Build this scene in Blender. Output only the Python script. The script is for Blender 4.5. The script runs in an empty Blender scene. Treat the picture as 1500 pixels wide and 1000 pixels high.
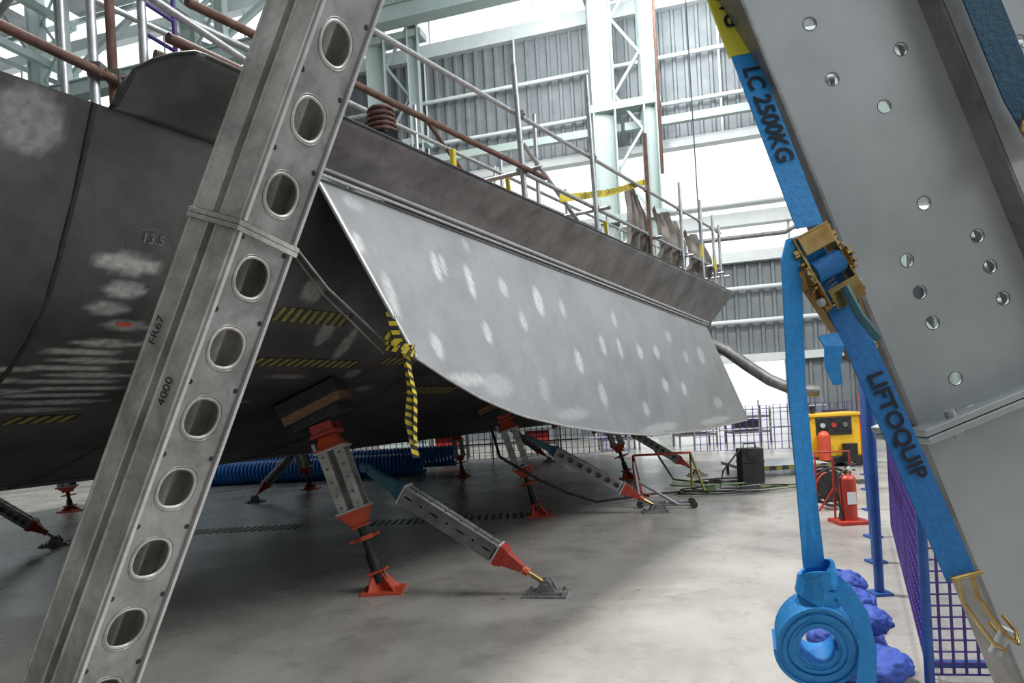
import bpy, math, random
from mathutils import Vector, Matrix
random.seed(4)
V=Vector
S=bpy.context.scene
# ------------------------------------------------------------------ materials
def M(name,c1,c2=None,scale=5,rough=.5,metal=0.,bump=0.,voro=False,lo=.35,hi=.65,c3=None,stretch=None,rvar=0.,stain=None):
    m=bpy.data.materials.new(name); m.use_nodes=True
    nt=m.node_tree; N=nt.nodes; K=nt.links; b=N['Principled BSDF']
    b.inputs['Roughness'].default_value=rough; b.inputs['Metallic'].default_value=metal
    if c2 is None: c2=tuple(x*.8 for x in c1)
    tc=N.new('ShaderNodeTexCoord'); mp=N.new('ShaderNodeMapping'); K.new(tc.outputs['Object'],mp.inputs[0])
    if stretch: mp.inputs['Scale'].default_value=stretch
    if voro:
        n=N.new('ShaderNodeTexVoronoi'); n.inputs['Scale'].default_value=scale; out=n.outputs['Color']
    else:
        n=N.new('ShaderNodeTexNoise'); n.inputs['Scale'].default_value=scale; n.inputs['Detail'].default_value=7; n.inputs['Roughness'].default_value=.62; out=n.outputs['Fac']
    K.new(mp.outputs[0],n.inputs['Vector'])
    r=N.new('ShaderNodeValToRGB'); r.color_ramp.elements[0].position=lo; r.color_ramp.elements[1].position=hi
    r.color_ramp.elements[0].color=(*c1,1); r.color_ramp.elements[1].color=(*c2,1)
    if c3:
        e=r.color_ramp.elements.new(min(.98,hi+.12)); e.color=(*c3,1)
    K.new(out,r.inputs[0]); col=r.outputs[0]
    if stain:
        for (sc,a,bb,amt) in stain:
            n2=N.new('ShaderNodeTexNoise'); n2.inputs['Scale'].default_value=sc; n2.inputs['Detail'].default_value=8; n2.inputs['Roughness'].default_value=.7
            n2.inputs['Distortion'].default_value=.6
            K.new(tc.outputs['Object'],n2.inputs['Vector'])
            mr=N.new('ShaderNodeMapRange'); mr.inputs['From Min'].default_value=a; mr.inputs['From Max'].default_value=bb; mr.inputs['To Min'].default_value=1; mr.inputs['To Max'].default_value=amt
            K.new(n2.outputs['Fac'],mr.inputs[0])
            mx=N.new('ShaderNodeMixRGB'); mx.blend_type='MULTIPLY'; mx.inputs[0].default_value=1
            K.new(col,mx.inputs[1]); K.new(mr.outputs[0],mx.inputs[2]); col=mx.outputs[0]
    K.new(col,b.inputs['Base Color'])
    if rvar:
        mr=N.new('ShaderNodeMapRange'); mr.inputs['To Min'].default_value=rough-rvar; mr.inputs['To Max'].default_value=rough+rvar
        K.new(out,mr.inputs[0]); K.new(mr.outputs[0],b.inputs['Roughness'])
    if bump:
        bp=N.new('ShaderNodeBump'); bp.inputs['Strength'].default_value=bump; bp.inputs['Distance'].default_value=.01
        K.new(out,bp.inputs['Height']); K.new(bp.outputs[0],b.inputs['Normal'])
    return m
def MP(name,c1,c2,cp,rough,metal,scale=3.,stretch=None,stain=None):
    """steel with ground / painted patches stored in the 'paint' vertex attribute"""
    m=M(name,c1,c2,scale,rough,metal,.05,stretch=stretch,stain=stain)
    nt=m.node_tree;N=nt.nodes;K=nt.links;b=N['Principled BSDF']
    src=b.inputs['Base Color'].links[0].from_socket
    at=N.new('ShaderNodeAttribute'); at.attribute_name='paint'
    tc=N.new('ShaderNodeTexCoord'); n2=N.new('ShaderNodeTexNoise'); n2.inputs['Scale'].default_value=22; n2.inputs['Detail'].default_value=5
    K.new(tc.outputs['Object'],n2.inputs['Vector'])
    mr=N.new('ShaderNodeMapRange'); mr.inputs['From Min'].default_value=.3; mr.inputs['From Max'].default_value=.65; mr.inputs['To Min'].default_value=.5
    K.new(n2.outputs['Fac'],mr.inputs[0])
    mu=N.new('ShaderNodeMath'); mu.operation='MULTIPLY'; mu.use_clamp=True
    K.new(at.outputs['Fac'],mu.inputs[0]); K.new(mr.outputs[0],mu.inputs[1])
    mx=N.new('ShaderNodeMixRGB'); K.new(mu.outputs[0],mx.inputs[0]); K.new(src,mx.inputs[1]); mx.inputs[2].default_value=(*cp,1)
    K.new(mx.outputs[0],b.inputs['Base Color'])
    return m
galv =M('galvanised_steel',(.43,.455,.465),(.51,.535,.545),5,.42,.3,.02,stain=[(1.4,.45,.75,.8)])
galvw=M('weathered_galvanised',(.37,.355,.325),(.62,.605,.57),7,.48,.35,.06,stain=[(3,.42,.65,.62),(14,.5,.7,.75)])
galvf=M('shade_toned_zinc',(.23,.23,.225),(.37,.37,.365),6,.40,.5,.04,stain=[(3,.42,.65,.62),(16,.5,.7,.75)])  # darker zinc; shade of the left leg's side face put into the colour
galvd=M('dull_galvanised',(.13,.13,.12),(.24,.24,.23),8,.5,.6,.05)
tubem=M('scaffold_tube_steel',(.33,.34,.35),(.5,.51,.52),14,.38,.7)
rust =M('rusty_steel',(.09,.045,.035),(.17,.09,.07),10,.75,.2,.1)
hullm=MP('mill_scale_steel',(.048,.0475,.0475),(.104,.101,.099),(.55,.55,.54),.42,.35,1.6,stain=[(5,.5,.7,.75),(.7,.4,.65,.72)])
flapm=MP('primed_plate_steel',(.29,.295,.30),(.36,.365,.37),(.72,.72,.71),.42,.35,1.6,stain=[(.8,.42,.7,.84),(9,.55,.75,.9)])
bandm=MP('bulwark_steel',(.12,.113,.112),(.225,.215,.214),(.38,.37,.36),.42,.45,2.5,stain=[(6,.5,.7,.7)])
darkst=M('dark_steel',(.02,.02,.022),(.05,.05,.05),9,.45,.5)
weld =M('weld_seam',(.02,.02,.02),(.05,.045,.04),20,.6,.3)
lip  =M('ground_edge_steel',(.45,.45,.45),(.58,.58,.58),15,.35,.5)
redm =M('red_paint',(.42,.035,.02),(.28,.03,.02),8,.45)
orng =M('orange_red_paint',(.62,.09,.03),(.46,.06,.03),8,.45)
black=M('black_rubber',(.012,.012,.012),(.03,.03,.03),8,.6)
wood =M('timber',(.26,.15,.08),(.16,.09,.05),6,.7,stretch=(1,1,8))
blues=M('blue_webbing',(.015,.24,.62),(.025,.30,.72),90,.6,0,.3)
bluel=M('blue_webbing_dark',(.012,.15,.43),(.018,.19,.51),90,.65,0,.3)
blued=M('teal_webbing',(.008,.06,.12),(.012,.085,.16),90,.65,0,.3)
yell =M('yellow_label',(.75,.68,.06),(.70,.62,.06),8,.6)
hyel =M('hazard_yellow',(.62,.50,.03),(.5,.4,.03),14,.6)
hyeld=M('worn_hazard_yellow',(.26,.22,.03),(.14,.13,.03),24,.6)
inkm =M('black_ink',(.01,.01,.02),(.012,.012,.02),8,.7)
brass=M('zinc_yellow_plating',(.34,.21,.07),(.55,.40,.18),25,.25,.9)
white=M('pale_green_paint',(.36,.44,.42),(.41,.485,.465),2,.5)
whit2=M('white_paint',(.58,.62,.62),(.66,.69,.69),2,.5)
clad =M('wall_cladding',(.165,.185,.195),(.215,.235,.245),1.5,.55,.1)
roofm=M('roof_sheeting',(.35,.37,.38),(.42,.44,.45),1.5,.6)
conc =M('concrete_floor',(.285,.265,.24),(.38,.358,.33),.9,.28,0,.03,rvar=.12,stain=[(.45,.45,.68,.62),(1.6,.52,.68,.72),(5,.6,.70,.7),(14,.62,.70,.5),(45,.69,.72,.3)])
purp =M('purple_netting',(.07,.03,.22),(.05,.025,.17),8,.6)
bpost=M('blue_paint',(.02,.09,.32),(.015,.06,.25),8,.4)
tarp =M('brown_tarpaulin',(.11,.10,.085),(.20,.18,.16),5,.85,0,.2)
bagm =M('blue_sandbag_cloth',(.02,.05,.28),(.04,.09,.42),14,.7,0,.3)
hosb =M('blue_hose',(.01,.16,.55),(.02,.25,.7),3,.4)
grnh =M('green_hose',(.10,.22,.08),(.16,.28,.10),3,.5)
yelm =M('yellow_machine_paint',(.75,.45,.02),(.62,.36,.02),3,.4)
teal =M('steel_blue_paint',(.03,.10,.14),(.05,.14,.18),6,.4,.3)

# ------------------------------------------------------------------ mesh builder
class B:
    def __init__(s,name): s.n=name; s.v=[]; s.f=[]; s.m=[]; s.sm=[]; s.mats=[]
    def mi(s,m):
        if m not in s.mats: s.mats.append(m)
        return s.mats.index(m)
    def add(s,vs,fs,m,smooth=False):
        o=len(s.v); s.v+= [V(x) for x in vs]; k=s.mi(m)
        for f in fs: s.f.append([o+i for i in f]); s.m.append(k); s.sm.append(smooth)
    def box(s,c,size,m,R=None):
        R=R or Matrix.Identity(3); c=V(c); x,y,z=[a/2 for a in size]
        vs=[c+R@V((i*x,j*y,k*z)) for i in(-1,1) for j in(-1,1) for k in(-1,1)]
        s.add(vs,[(0,1,3,2),(4,6,7,5),(0,4,5,1),(2,3,7,6),(0,2,6,4),(1,5,7,3)],m)
    def hexa(s,a,b,m):  # two quads
        s.add(list(a)+list(b),[(3,2,1,0),(4,5,6,7),(0,1,5,4),(1,2,6,5),(2,3,7,6),(3,0,4,7)],m)
    def beam(s,p,q,w,h,m,up=(0,0,1)):
        p=V(p);q=V(q);R=fr(p,q,up); s.box((p+q)/2,(w,h,(q-p).length),m,R)
    def cyl(s,p,q,r,m,r2=None,seg=12,cap=True,smooth=True):
        p=V(p);q=V(q);R=fr(p,q); r2=r if r2 is None else r2
        vs=[];
        for k in range(seg):
            a=2*math.pi*k/seg; d=R@V((math.cos(a),math.sin(a),0)); vs+= [p+d*r,q+d*r2]
        fs=[(2*k,2*((k+1)%seg),2*((k+1)%seg)+1,2*k+1) for k in range(seg)]
        s.add(vs,fs,m,smooth)
        if cap: s.add(vs,[[2*k for k in range(seg)][::-1],[2*k+1 for k in range(seg)]],m)
    def path(s,pts,r,m,seg=8,closed=False):
        pts=[V(p) for p in pts]; n=len(pts); vs=[];prev=None
        for i,p in enumerate(pts):
            a=pts[(i-1)%n] if (closed or i>0) else p; b=pts[(i+1)%n] if (closed or i<n-1) else p
            t=(b-a).normalized()
            if prev is None: x=t.orthogonal().normalized()
            else:
                x=prev-t*prev.dot(t); x=x.normalized() if x.length>1e-6 else t.orthogonal().normalized()
            prev=x; y=t.cross(x)
            for k in range(seg):
                an=2*math.pi*k/seg; vs.append(p+(x*math.cos(an)+y*math.sin(an))*r)
        fs=[]
        for i in range(n if closed else n-1):
            j=(i+1)%n
            for k in range(seg):
                l=(k+1)%seg; fs.append((i*seg+k,i*seg+l,j*seg+l,j*seg+k))
        s.add(vs,fs,m,True)
        if not closed: s.add(vs,[list(range(seg))[::-1],[(n-1)*seg+k for k in range(seg)]],m)
    def ribbon(s,pts,wid,m,th=.003,closed=False,smooth=False):
        """wid: list of width vectors"""
        pts=[V(p) for p in pts]; n=len(pts); vs=[]
        for i,p in enumerate(pts):
            a=pts[max(i-1,0)]; b=pts[min(i+1,n-1)]; t=(b-a).normalized(); w=V(wid[i]) if isinstance(wid,list) else V(wid)
            nn=t.cross(w).normalized()*th/2
            vs+= [p-w/2-nn,p+w/2-nn,p+w/2+nn,p-w/2+nn]
        fs=[]
        for i in range(n-1):
            for k in range(4): l=(k+1)%4; fs.append((i*4+k,i*4+l,i*4+4+l,i*4+4+k))
        fs+=[(3,2,1,0),tuple((n-1)*4+k for k in range(4))]
        s.add(vs,fs,m,smooth)
    def sphere(s,c,r,m,sc=(1,1,1),seg=14,rings=9,R=None,jit=0):
        c=V(c);R=R or Matrix.Identity(3);vs=[]
        for i in range(rings+1):
            ph=math.pi*i/rings
            for k in range(seg):
                a=2*math.pi*k/seg; rr=r*(1+jit*math.sin(3*a+5*ph)+jit*.6*math.sin(7*a-4*ph))
                vs.append(c+R@V((rr*sc[0]*math.sin(ph)*math.cos(a),rr*sc[1]*math.sin(ph)*math.sin(a),rr*sc[2]*math.cos(ph))))
        s.add(vs,[(i*seg+k,(i+1)*seg+k,(i+1)*seg+(k+1)%seg,i*seg+(k+1)%seg) for i in range(rings) for k in range(seg)],m,True)
    def holecell(s,fn,x0,x1,y0,y1,cx,cy,rx,ry,m,th,seg=24,pw=0):
        """plate cell with a real hole. fn(x,y,d)->world"""
        per=[]; q=seg//4
        cs=[(x1,y1),(x0,y1),(x0,y0),(x1,y0)]
        for i in range(4):
            a=cs[i];b=cs[(i+1)%4]
            for k in range(q): f=k/q; per.append((a[0]+(b[0]-a[0])*f,a[1]+(b[1]-a[1])*f))
        inn=[]
        for k in range(seg):
            an=math.pi/4+2*math.pi*k/seg; c,sn=math.cos(an),math.sin(an)
            if pw:
                d=(abs(c)**pw+abs(sn)**pw)**(-1/pw); c*=d; sn*=d
            inn.append((cx+rx*c,cy+ry*sn))
        vs=[fn(*p,0) for p in per]+[fn(*p,0) for p in inn]+[fn(*p,th) for p in per]+[fn(*p,th) for p in inn]
        fs=[];n=seg
        for k in range(n):
            l=(k+1)%n
            fs+=[(k,l,n+l,n+k),(2*n+l,2*n+k,3*n+k,3*n+l),(n+k,n+l,3*n+l,3*n+k)]
        s.add(vs,fs,m)
    def done(s,parent=None,bevel=0,name=None):
        me=bpy.data.meshes.new(s.n); me.from_pydata(s.v,[],s.f)
        for m in s.mats: me.materials.append(m)
        me.polygons.foreach_set('material_index',s.m); me.polygons.foreach_set('use_smooth',s.sm); me.update()
        ob=bpy.data.objects.new(s.n,me); S.collection.objects.link(ob)
        if parent: ob.parent=parent
        if bevel:
            md=ob.modifiers.new('bevel','BEVEL'); md.width=bevel; md.segments=2; md.limit_method='ANGLE'; md.angle_limit=.7
        return ob
def fr(p,q,up=(0,0,1)):
    z=(V(q)-V(p)).normalized(); u=V(up)
    if abs(z.dot(u.normalized()))>.995: u=V((0,1,0))
    x=u.cross(z).normalized(); y=z.cross(x)
    return Matrix((x,y,z)).transposed()
def text(body,o,xd,yd,size,mat,parent,name,bold=0.):
    cu=bpy.data.curves.new(name,'FONT'); cu.body=body; cu.size=size; cu.extrude=.0004; cu.materials.append(mat); cu.offset=bold
    cu.align_y='CENTER'; cu.align_x='CENTER'
    ob=bpy.data.objects.new(name,cu); S.collection.objects.link(ob)
    x=V(xd).normalized(); y=V(yd); y=(y-x*y.dot(x)).normalized(); z=x.cross(y)
    mt=Matrix((x,y,z)).transposed().to_4x4(); mt.translation=V(o); ob.matrix_world=mt
    if parent: ob.parent=parent
    return ob
# ------------------------------------------------------------------ hull frame: t along ship, n outboard, z up
def H(t,n,z): return V((t*.506+n*.863,t*.863-n*.506,z))
PR=[(-8.5,1.0),(-7.2,1.06),(-5.8,1.36),(-4.6,1.82),(-3.98,2.2),(-3.62,2.7),(-3.36,3.17)]
def prof(n):
    if n<=PR[0][0]: return PR[0][1]
    for i in range(len(PR)-1):
        if n<=PR[i+1][0] or i==len(PR)-2:
            p0=PR[max(i-1,0)];p1=PR[i];p2=PR[i+1];p3=PR[min(i+2,len(PR)-1)]
            h=p2[0]-p1[0]; f=(n-p1[0])/h
            m1=(p2[1]-p0[1])/(p2[0]-p0[0])*h; m2=(p3[1]-p1[1])/(p3[0]-p1[0])*h
            return (2*f**3-3*f*f+1)*p1[1]+(f**3-2*f*f+f)*m1+(-2*f**3+3*f*f)*p2[1]+(f**3-f*f)*m2
def hp(t,n,off=.004):
    dz=(prof(n+.01)-prof(n-.01))/.02; L=math.hypot(1,dz)
    return H(t,n+off*dz/L,prof(n)-off/L)
def paintattr(ob,vals):
    a=ob.data.attributes.new('paint','FLOAT','POINT'); a.data.foreach_set('value',vals)
def gmask(x,y,blobs):
    v=0
    wob=.25*math.sin(x*37+y*61)+.2*math.sin(x*83-y*47)
    for (cx,cy,sx,sy,a) in blobs:
        d=((x-cx)/sx)**2+((y-cy)/sy)**2+wob*.4
        if d<3: v=max(v,a*min(1,max(0,1.35-d)*1.4))
    return v
def tend(n): return 14.0+(n+3.36)/(-5.14)*4.0 if n>-8.5 else 18.
hull_root=bpy.data.objects.new('ship_hull_block',None); S.collection.objects.link(hull_root)
def frange(a,b,st):
    n=max(1,round((b-a)/st)); return [a+(b-a)*i/n for i in range(n)]
ts=frange(-4,.6,.3)+frange(.6,5.2,.025)+frange(5.2,14,.25)+[14]
ns=frange(-8.5,-5.4,.15)+frange(-5.4,-3.36,.02)+[-3.36]
hb=[(1.62,-3.44,.15,.07,.42),(2.24,-3.75,.18,.03,.75),(2.26,-3.84,.12,.025,.75),(2.2,-3.92,.12,.025,.6),(2.7,-3.62,.05,.04,.4),
 (2.3,-4.12,.2,.022,.95),(2.2,-4.19,.22,.022,.95),(2.3,-4.26,.24,.022,.9),(2.2,-4.33,.24,.022,.95),(2.35,-4.4,.28,.022,.9),(2.25,-4.47,.3,.022,.9),(2.35,-4.55,.28,.025,.85),(2.25,-4.63,.3,.025,.8),(2.3,-4.72,.3,.025,.7),(2.2,-4.82,.25,.025,.6),
 (1.9,-4.35,.12,.025,.8),(1.85,-4.46,.16,.025,.8),(1.9,-4.58,.2,.025,.7),(1.85,-4.7,.2,.025,.6),(2.35,-4.0,.14,.025,.6),(3.0,-3.78,.16,.05,.6),(3.15,-3.92,.14,.05,.55),(3.6,-3.75,.1,.05,.45),(3.9,-3.95,.07,.1,.45),(4.2,-4.05,.06,.14,.5),
 (3.3,-4.6,.18,.025,.55),(3.6,-4.8,.25,.025,.45),(3.1,-4.9,.2,.03,.4),(5.0,-4.6,.1,.05,.35),(3.0,-3.55,.1,.05,.4),(2.75,-4.1,.25,.02,.5),(2.9,-4.3,.2,.02,.45),(3.9,-4.4,.2,.03,.35),(4.6,-4.35,.08,.06,.35)]
nn=len(ns); vs=[];pv=[]
for t in ts:
    for n in ns:
        tt=t if t<5.2 else 5.2+(t-5.2)/8.8*(tend(n)-5.2)
        vs.append(H(tt,n,prof(n))); pv.append(gmask(tt,n,hb) if .8<tt<5.5 else 0)
fs=[(i*nn+j,i*nn+j+1,(i+1)*nn+j+1,(i+1)*nn+j) for i in range(len(ts)-1) for j in range(nn-1)]
b=B('shell_plating'); b.add(vs,fs,hullm,True); o=b.done(hull_root); paintattr(o,pv)
# far half, deck and ends
b=B('shell_plating_far_side')
far=[(-8.5,1.0),(-9.8,1.06),(-11.2,1.36),(-12.4,1.82),(-13.02,2.2),(-13.4,2.7),(-13.64,3.17)]
for (a,c) in zip(far[:-1],far[1:]):
    ea=18 if a[0]>-8.6 else 18-(abs(a[0])-8.5)*.78; ec=18-(abs(c[0])-8.5)*.78
    b.add([H(-4,*a),H(-4,*c),H(ec,*c),H(ea,*a)],[(0,1,2,3)],hullm,True)
b.add([H(-4,-3.36,3.17),H(-4,-13.64,3.17),H(14,-13.64,3.17),H(14,-3.36,3.17)],[(0,1,2,3)],hullm)
b.add([H(tend(n),n,prof(n)) for n in ns]+[H(14,n,3.17) for n in ns],[(j,j+1,nn+j+1,nn+j) for j in range(nn-1)],hullm)
b.add([H(-4,n,prof(n)) for n in ns]+[H(-4,n,3.17) for n in ns],[(j,j+1,nn+j+1,nn+j) for j in range(nn-1)],hullm)
b.done(hull_root)
# weld seams
b=B('weld_seams')
def seam_t(t,n0,n1,r=.006,m=weld):
    b.path([hp(t,n0+(n1-n0)*i/30,.0) for i in range(31)],r,m,5)
def seam_n(n,t0,t1,r=.006): b.path([hp(t0+(t1-t0)*i/20,n,0) for i in range(21)],r,weld,5)
seam_t(1.88,-8.4,-3.36,.014)
for t in(3.0,5.4,7.8,10.2): seam_t(t,-8.4,-3.36)
for n in(-4.5,-5.6,-6.8): seam_n(n,-4,13.5)
b.done(hull_root)
# hazard tape stuck on the shell
b=B('hazard_tape_strips')
def haz(t0,t1,n0,n1,k,my=hyel,slope=0):
    w=(t1-t0)/k
    for i in range(k):
        a=t0+i*w; dn=slope*i/k
        sk=w*.6
        for (c,m) in((0,my),(.5,black)):
            x0=a+c*w;x1=x0+w*.5
            b.add([hp(x0,n0+dn,.006),hp(x1,n0+dn,.006),hp(x1+sk,n1+dn,.006),hp(x0+sk,n1+dn,.006)],[(0,1,2,3)],m)
haz(3.34,4.05,-3.90,-3.83,9,hyeld); haz(3.25,4.5,-4.26,-4.18,15,hyeld); haz(2.1,2.5,-5.0,-4.9,5,hyeld)
haz(5.7,6.6,-4.72,-4.58,8,hyeld); haz(4.8,5.3,-4.2,-4.12,6,hyeld); haz(7.2,7.9,-4.7,-4.6,6,hyeld)
b.add([hp(2.29,-4.0,.006),hp(2.38,-4.0,.006),hp(2.38,-3.98,.006),hp(2.29,-3.98,.006)],[(0,1,2,3)],orng)
b.done(hull_root)
b=B('chalk_ring'); b.path([hp(2.33+.14*math.cos(a*.3),-3.68+.05*math.sin(a*.3),.004) for a in range(21)],.0008,galvd,4,True); b.done(hull_root)
text('13.5',hp(2.33,-3.66,.012),H(1,0,0),H(0,.45,.9),.08,galvd,hull_root,'chalk_mark')

# bulwark band
def zt(t):
    if t<2.22:
        f=(t-1.95)/.27; return 3.17+.27*math.sqrt(max(0,1-(1-f)**2))
    return 3.44+.14*(t-2.22)/12
def zb(t): return 3.165 if t<3.2 else (3.165+.035*(t-3.2)/.1 if t<3.3 else 3.2-.30*((t-3.3)/9.9))
b=B('bulwark_plate'); vs=[];pv=[]
tl=frange(1.95,2.4,.02)+frange(2.4,13.4,.05)+[13.4]; K=12
bb=[(3.05,.5,.12,.35,.7),(2.6,.3,.08,.2,.3),(5,.2,.5,.15,.3),(7.2,.4,.4,.2,.25),(3.6,.6,.2,.1,.3),(4.3,.3,.3,.1,.25)]
for t in tl:
    for k in range(K+1):
        f=k/K; tt=t+f*.8*max(0,(t-12.4))
        vs.append(H(tt,-3.36+.36*f*min(1,(t-1.95)/.3+.15),zb(t)+(zt(t)-zb(t))*f)); pv.append(gmask(t,f,bb))
F=lambda i,j:(i*(K+1)+j,i*(K+1)+j+1,(i+1)*(K+1)+j+1,(i+1)*(K+1)+j)
b.add(vs,[F(i,j) for i in range(len(tl)-1) for j in range(K) if tl[i]>=2.8],bandm,True)
kk=b.mi(hullm)
for i in range(len(tl)-1):
    for j in range(K):
        if tl[i]<2.8: b.f.append(list(F(i,j))); b.m.append(kk); b.sm.append(True)
o=b.done(hull_root); paintattr(o,pv)
md=o.modifiers.new('thick','SOLIDIFY'); md.thickness=.02; md.offset=0
b=B('bulwark_stiffening_rails')
b.path([H(t,-3.31,zb(t)+.035) for t in frange(3.3,13.3,.5)+[13.3]],.018,lip,6)
b.path([H(t,-3.30,zb(t)-.02) for t in frange(3.3,13.2,.5)+[13.2]],.012,lip,6)
b.path([H(t+.8*max(0,(t-12.4)),-3.36+.36*min(1,(t-1.95)/.3+.15),zt(t)) for t in tl[::3]],.012,darkst,6)
b.done(hull_root)
# hull side flap panel
BT=[(3.75,1.95),(4.15,1.79),(4.58,1.64),(5.2,1.48),(6.06,1.34),(7.3,1.19),(8.7,1.07),(11,.99),(14.66,.98)]
def zbot(t):
    for a,c in zip(BT[:-1],BT[1:]):
        if t<=c[0]: return a[1]+(c[1]-a[1])*(t-a[0])/(c[0]-a[0])
    return BT[-1][1]
fb=[(3.52,2.75,.05,.07,.8),(3.35,2.82,.04,.06,.7),(4.44,2.72,.05,.12,.9),(4.55,2.75,.04,.09,.7),(4.91,2.66,.05,.15,.9),(3.7,2.39,.06,.16,.7),(4.1,2.05,.07,.1,.7),
(4.97,2.21,.06,.09,.8),(5.72,2.375,.06,.09,.7),(5.49,2.68,.07,.09,.7),(6.17,2.62,.09,.15,.9),(6.72,2.6,.06,.1,.6),(6.8,2.01,.09,.13,.8),(7.64,2.23,.08,.12,.7),
(8.25,2.6,.07,.1,.6),(8.2,2.22,.07,.13,.7),(8.94,2.2,.1,.1,.8),(9.68,2.22,.12,.1,.7),(9.7,1.73,.13,.1,.8),(10.6,1.67,.13,.1,.8),(12.2,2.26,.2,.15,.6),(11.2,2.2,.12,.1,.5),
(7.24,1.63,.1,.14,.6),(8.6,1.42,.1,.1,.6),(5.77,1.72,.09,.12,.3),(4.9,1.75,.25,.1,.35),(3.6,3.05,.1,.05,.4),(5.0,3.0,.05,.06,.4),(10.5,2.5,.15,.08,.5),(12.5,1.4,.3,.1,.4),(6.3,1.45,.4,.06,.4),(9.,1.15,.8,.06,.5),(12,1.1,1.,.06,.5),(4.4,1.8,.3,.05,.6)]
b=B('side_flap_panel'); vs=[];pv=[];U=340;W=56
for i in range(U+1):
    f=i/U; tT=3.3+9.9*f; tB=3.75+(14.66-3.75)*f
    for j in range(W+1):
        g=j/W; t=tT+(tB-tT)*g; z=zb(max(tT,3.3))-.03+(zbot(tB)-zb(max(tT,3.3))+.03)*g; n=-3.35+.40*g
        vs.append(H(t,n,z)); pv.append(max(gmask(t,z,fb), .75 if g>.985 else 0))
fs=[(i*(W+1)+j,(i+1)*(W+1)+j,(i+1)*(W+1)+j+1,i*(W+1)+j+1) for i in range(U) for j in range(W)]
b.add(vs,fs,flapm,True); o=b.done(hull_root); paintattr(o,pv)
md=o.modifiers.new('thick','SOLIDIFY'); md.thickness=.018; md.offset=0
b=B('flap_frame')
bot=[vs[i*(W+1)+W] for i in range(0,U+1,6)]
b.path(bot,.012,lip,6); b.path([vs[j] for j in range(0,W+1,4)],.016,lip,6)
b.path([H(3.16,-3.52,2.80),H(3.4,-3.4,2.45),H(3.72,-3.12,2.02)],.012,galvd,6)
b.path([H(3.16,-3.56,2.78),H(3.4,-3.44,2.41),H(3.68,-3.17,1.99)],.009,galvd,6)
for i in range(12,U,30):
    p=vs[i*(W+1)+3];q=vs[i*(W+1)+W]; b.beam(p-H(0,.1,0),q-H(0,.1,0),.02,.1,darkst)
b.done(hull_root)
# hazard tape hanging from the corner
tp=B('hanging_hazard_tape'); c0=H(3.72,-3.0,1.98)
def striprib(pts,w,k):
    pts=[V(p) for p in pts]
    L=len(pts)-1
    def P(f):
        f=min(max(f,0),1)*L; i=min(int(f),L-1); return pts[i].lerp(pts[i+1],f-i)
    for i in range(k):
        for c,m in((0,hyel),(.5,black)):
            a=(i+c)/k; e=a+.5/k; s_=.35/k; w0=V(w)
            tp.add([P(a)-w0/2,P(e)-w0/2,P(e+s_)+w0/2,P(a+s_)+w0/2],[(0,1,2,3)],m)
striprib([c0+V((.0,-.04,0)),c0+V((.02,-.05,-.25)),c0+V((-.01,-.05,-.45)),c0+V((.03,-.05,-.72))],(.045,.015,0),12)
striprib([c0+V((.0,-.05,.0)),c0+V((.05,-.06,-.3)),c0+V((.03,-.05,-.62))],(.02,.04,0),10)
for k in range(4):
    a=k*1.3
    striprib([c0+V((.1*math.cos(x*.7)-.04,-.05+.05*math.sin(x*.7),.02*k+.02+.02*math.sin(x+a)-.25*.1*math.cos(x*.7)*2)) for x in range(10)],(.01,.0,.045),9)
striprib([c0+V((-.10,-.05,.30)),c0+V((-.06,-.06,.14)),c0+V((-.02,-.06,0))],(.05,.0,.02),5)
tp.done()

# ------------------------------------------------------------------ floor, walls, roof
b=B('floor'); b.box((0,15,-.1),(90,76,.2),conc)
b.done()
def Wp(x,z,d=0): # point on back wall, d = towards camera
    return V((x-.287*d,30-.3*x-.958*d,z))
b=B('wall_back')
def corr(x0,x1,z0,z1):
    n=int((x1-x0)/.45); vs=[];
    for i in range(n+1):
        x=x0+(x1-x0)*i/n
        for (dx,d) in((0,0),(.2,0),(.24,.1),(.34,.1),(.38,0)):
            vs+= [Wp(x+dx,z0,d),Wp(x+dx,z1,d)]
    m=len(vs)//2
    b.add(vs,[(2*i,2*i+2,2*i+3,2*i+1) for i in range(m-1)],clad)
corr(-40,22,11.8,17.3); corr(-40,22,2.9,6.7); corr(-40,3.6,0,2.9); corr(10.9,22,0,2.9)
for z,h in((11.7,.35),(17.5,.6),(6.85,.4),(2.85,.3),(8.35,.5),(9.0,.2),(21.8,.6)):
    b.beam(Wp(-40,z,.1),Wp(22,z,.1),.5,h,whit2)
b.done()
b=B('wall_left'); b.add([Wp(-40,0,0),Wp(-40,23,0),Wp(-40,23,46),Wp(-40,0,46)],[(0,1,2,3)],clad); b.done()
b=B('wall_front'); b.add([Wp(-40,0,46),Wp(-40,23,46),Wp(22,23,46),Wp(22,0,46)],[(0,1,2,3)],clad); b.done()
b=B('wall_right'); b.add([Wp(22,0,0),Wp(22,8,0),Wp(22,8,46),Wp(22,0,46)],[(0,1,2,3)],clad); b.done()
b=B('wall_girts')
for z in(13.3,15.2,4.3,5.6):
    b.cyl(Wp(-39.5,z,.35),Wp(21.5,z,.35),.09,whit2,seg=8)
for x in range(-39,22,4):
    b.beam(Wp(x,11.8,.3),Wp(x,17.3,.3),.07,.07,whit2)
b.done()
b=B('wall_conduit')
b.path([Wp(7.0,7.6,.4),Wp(11.0,7.6,.4),Wp(11.4,7.8,.4),Wp(11.8,8.6,.4),Wp(11.8,10.6,.4),Wp(11.5,11.2,.4),Wp(10.5,11.4,.4)],.09,galvd,8)
b.cyl(Wp(5,8.9,.6),Wp(20,8.9,.6),.12,whit2,seg=8); b.done()
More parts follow.
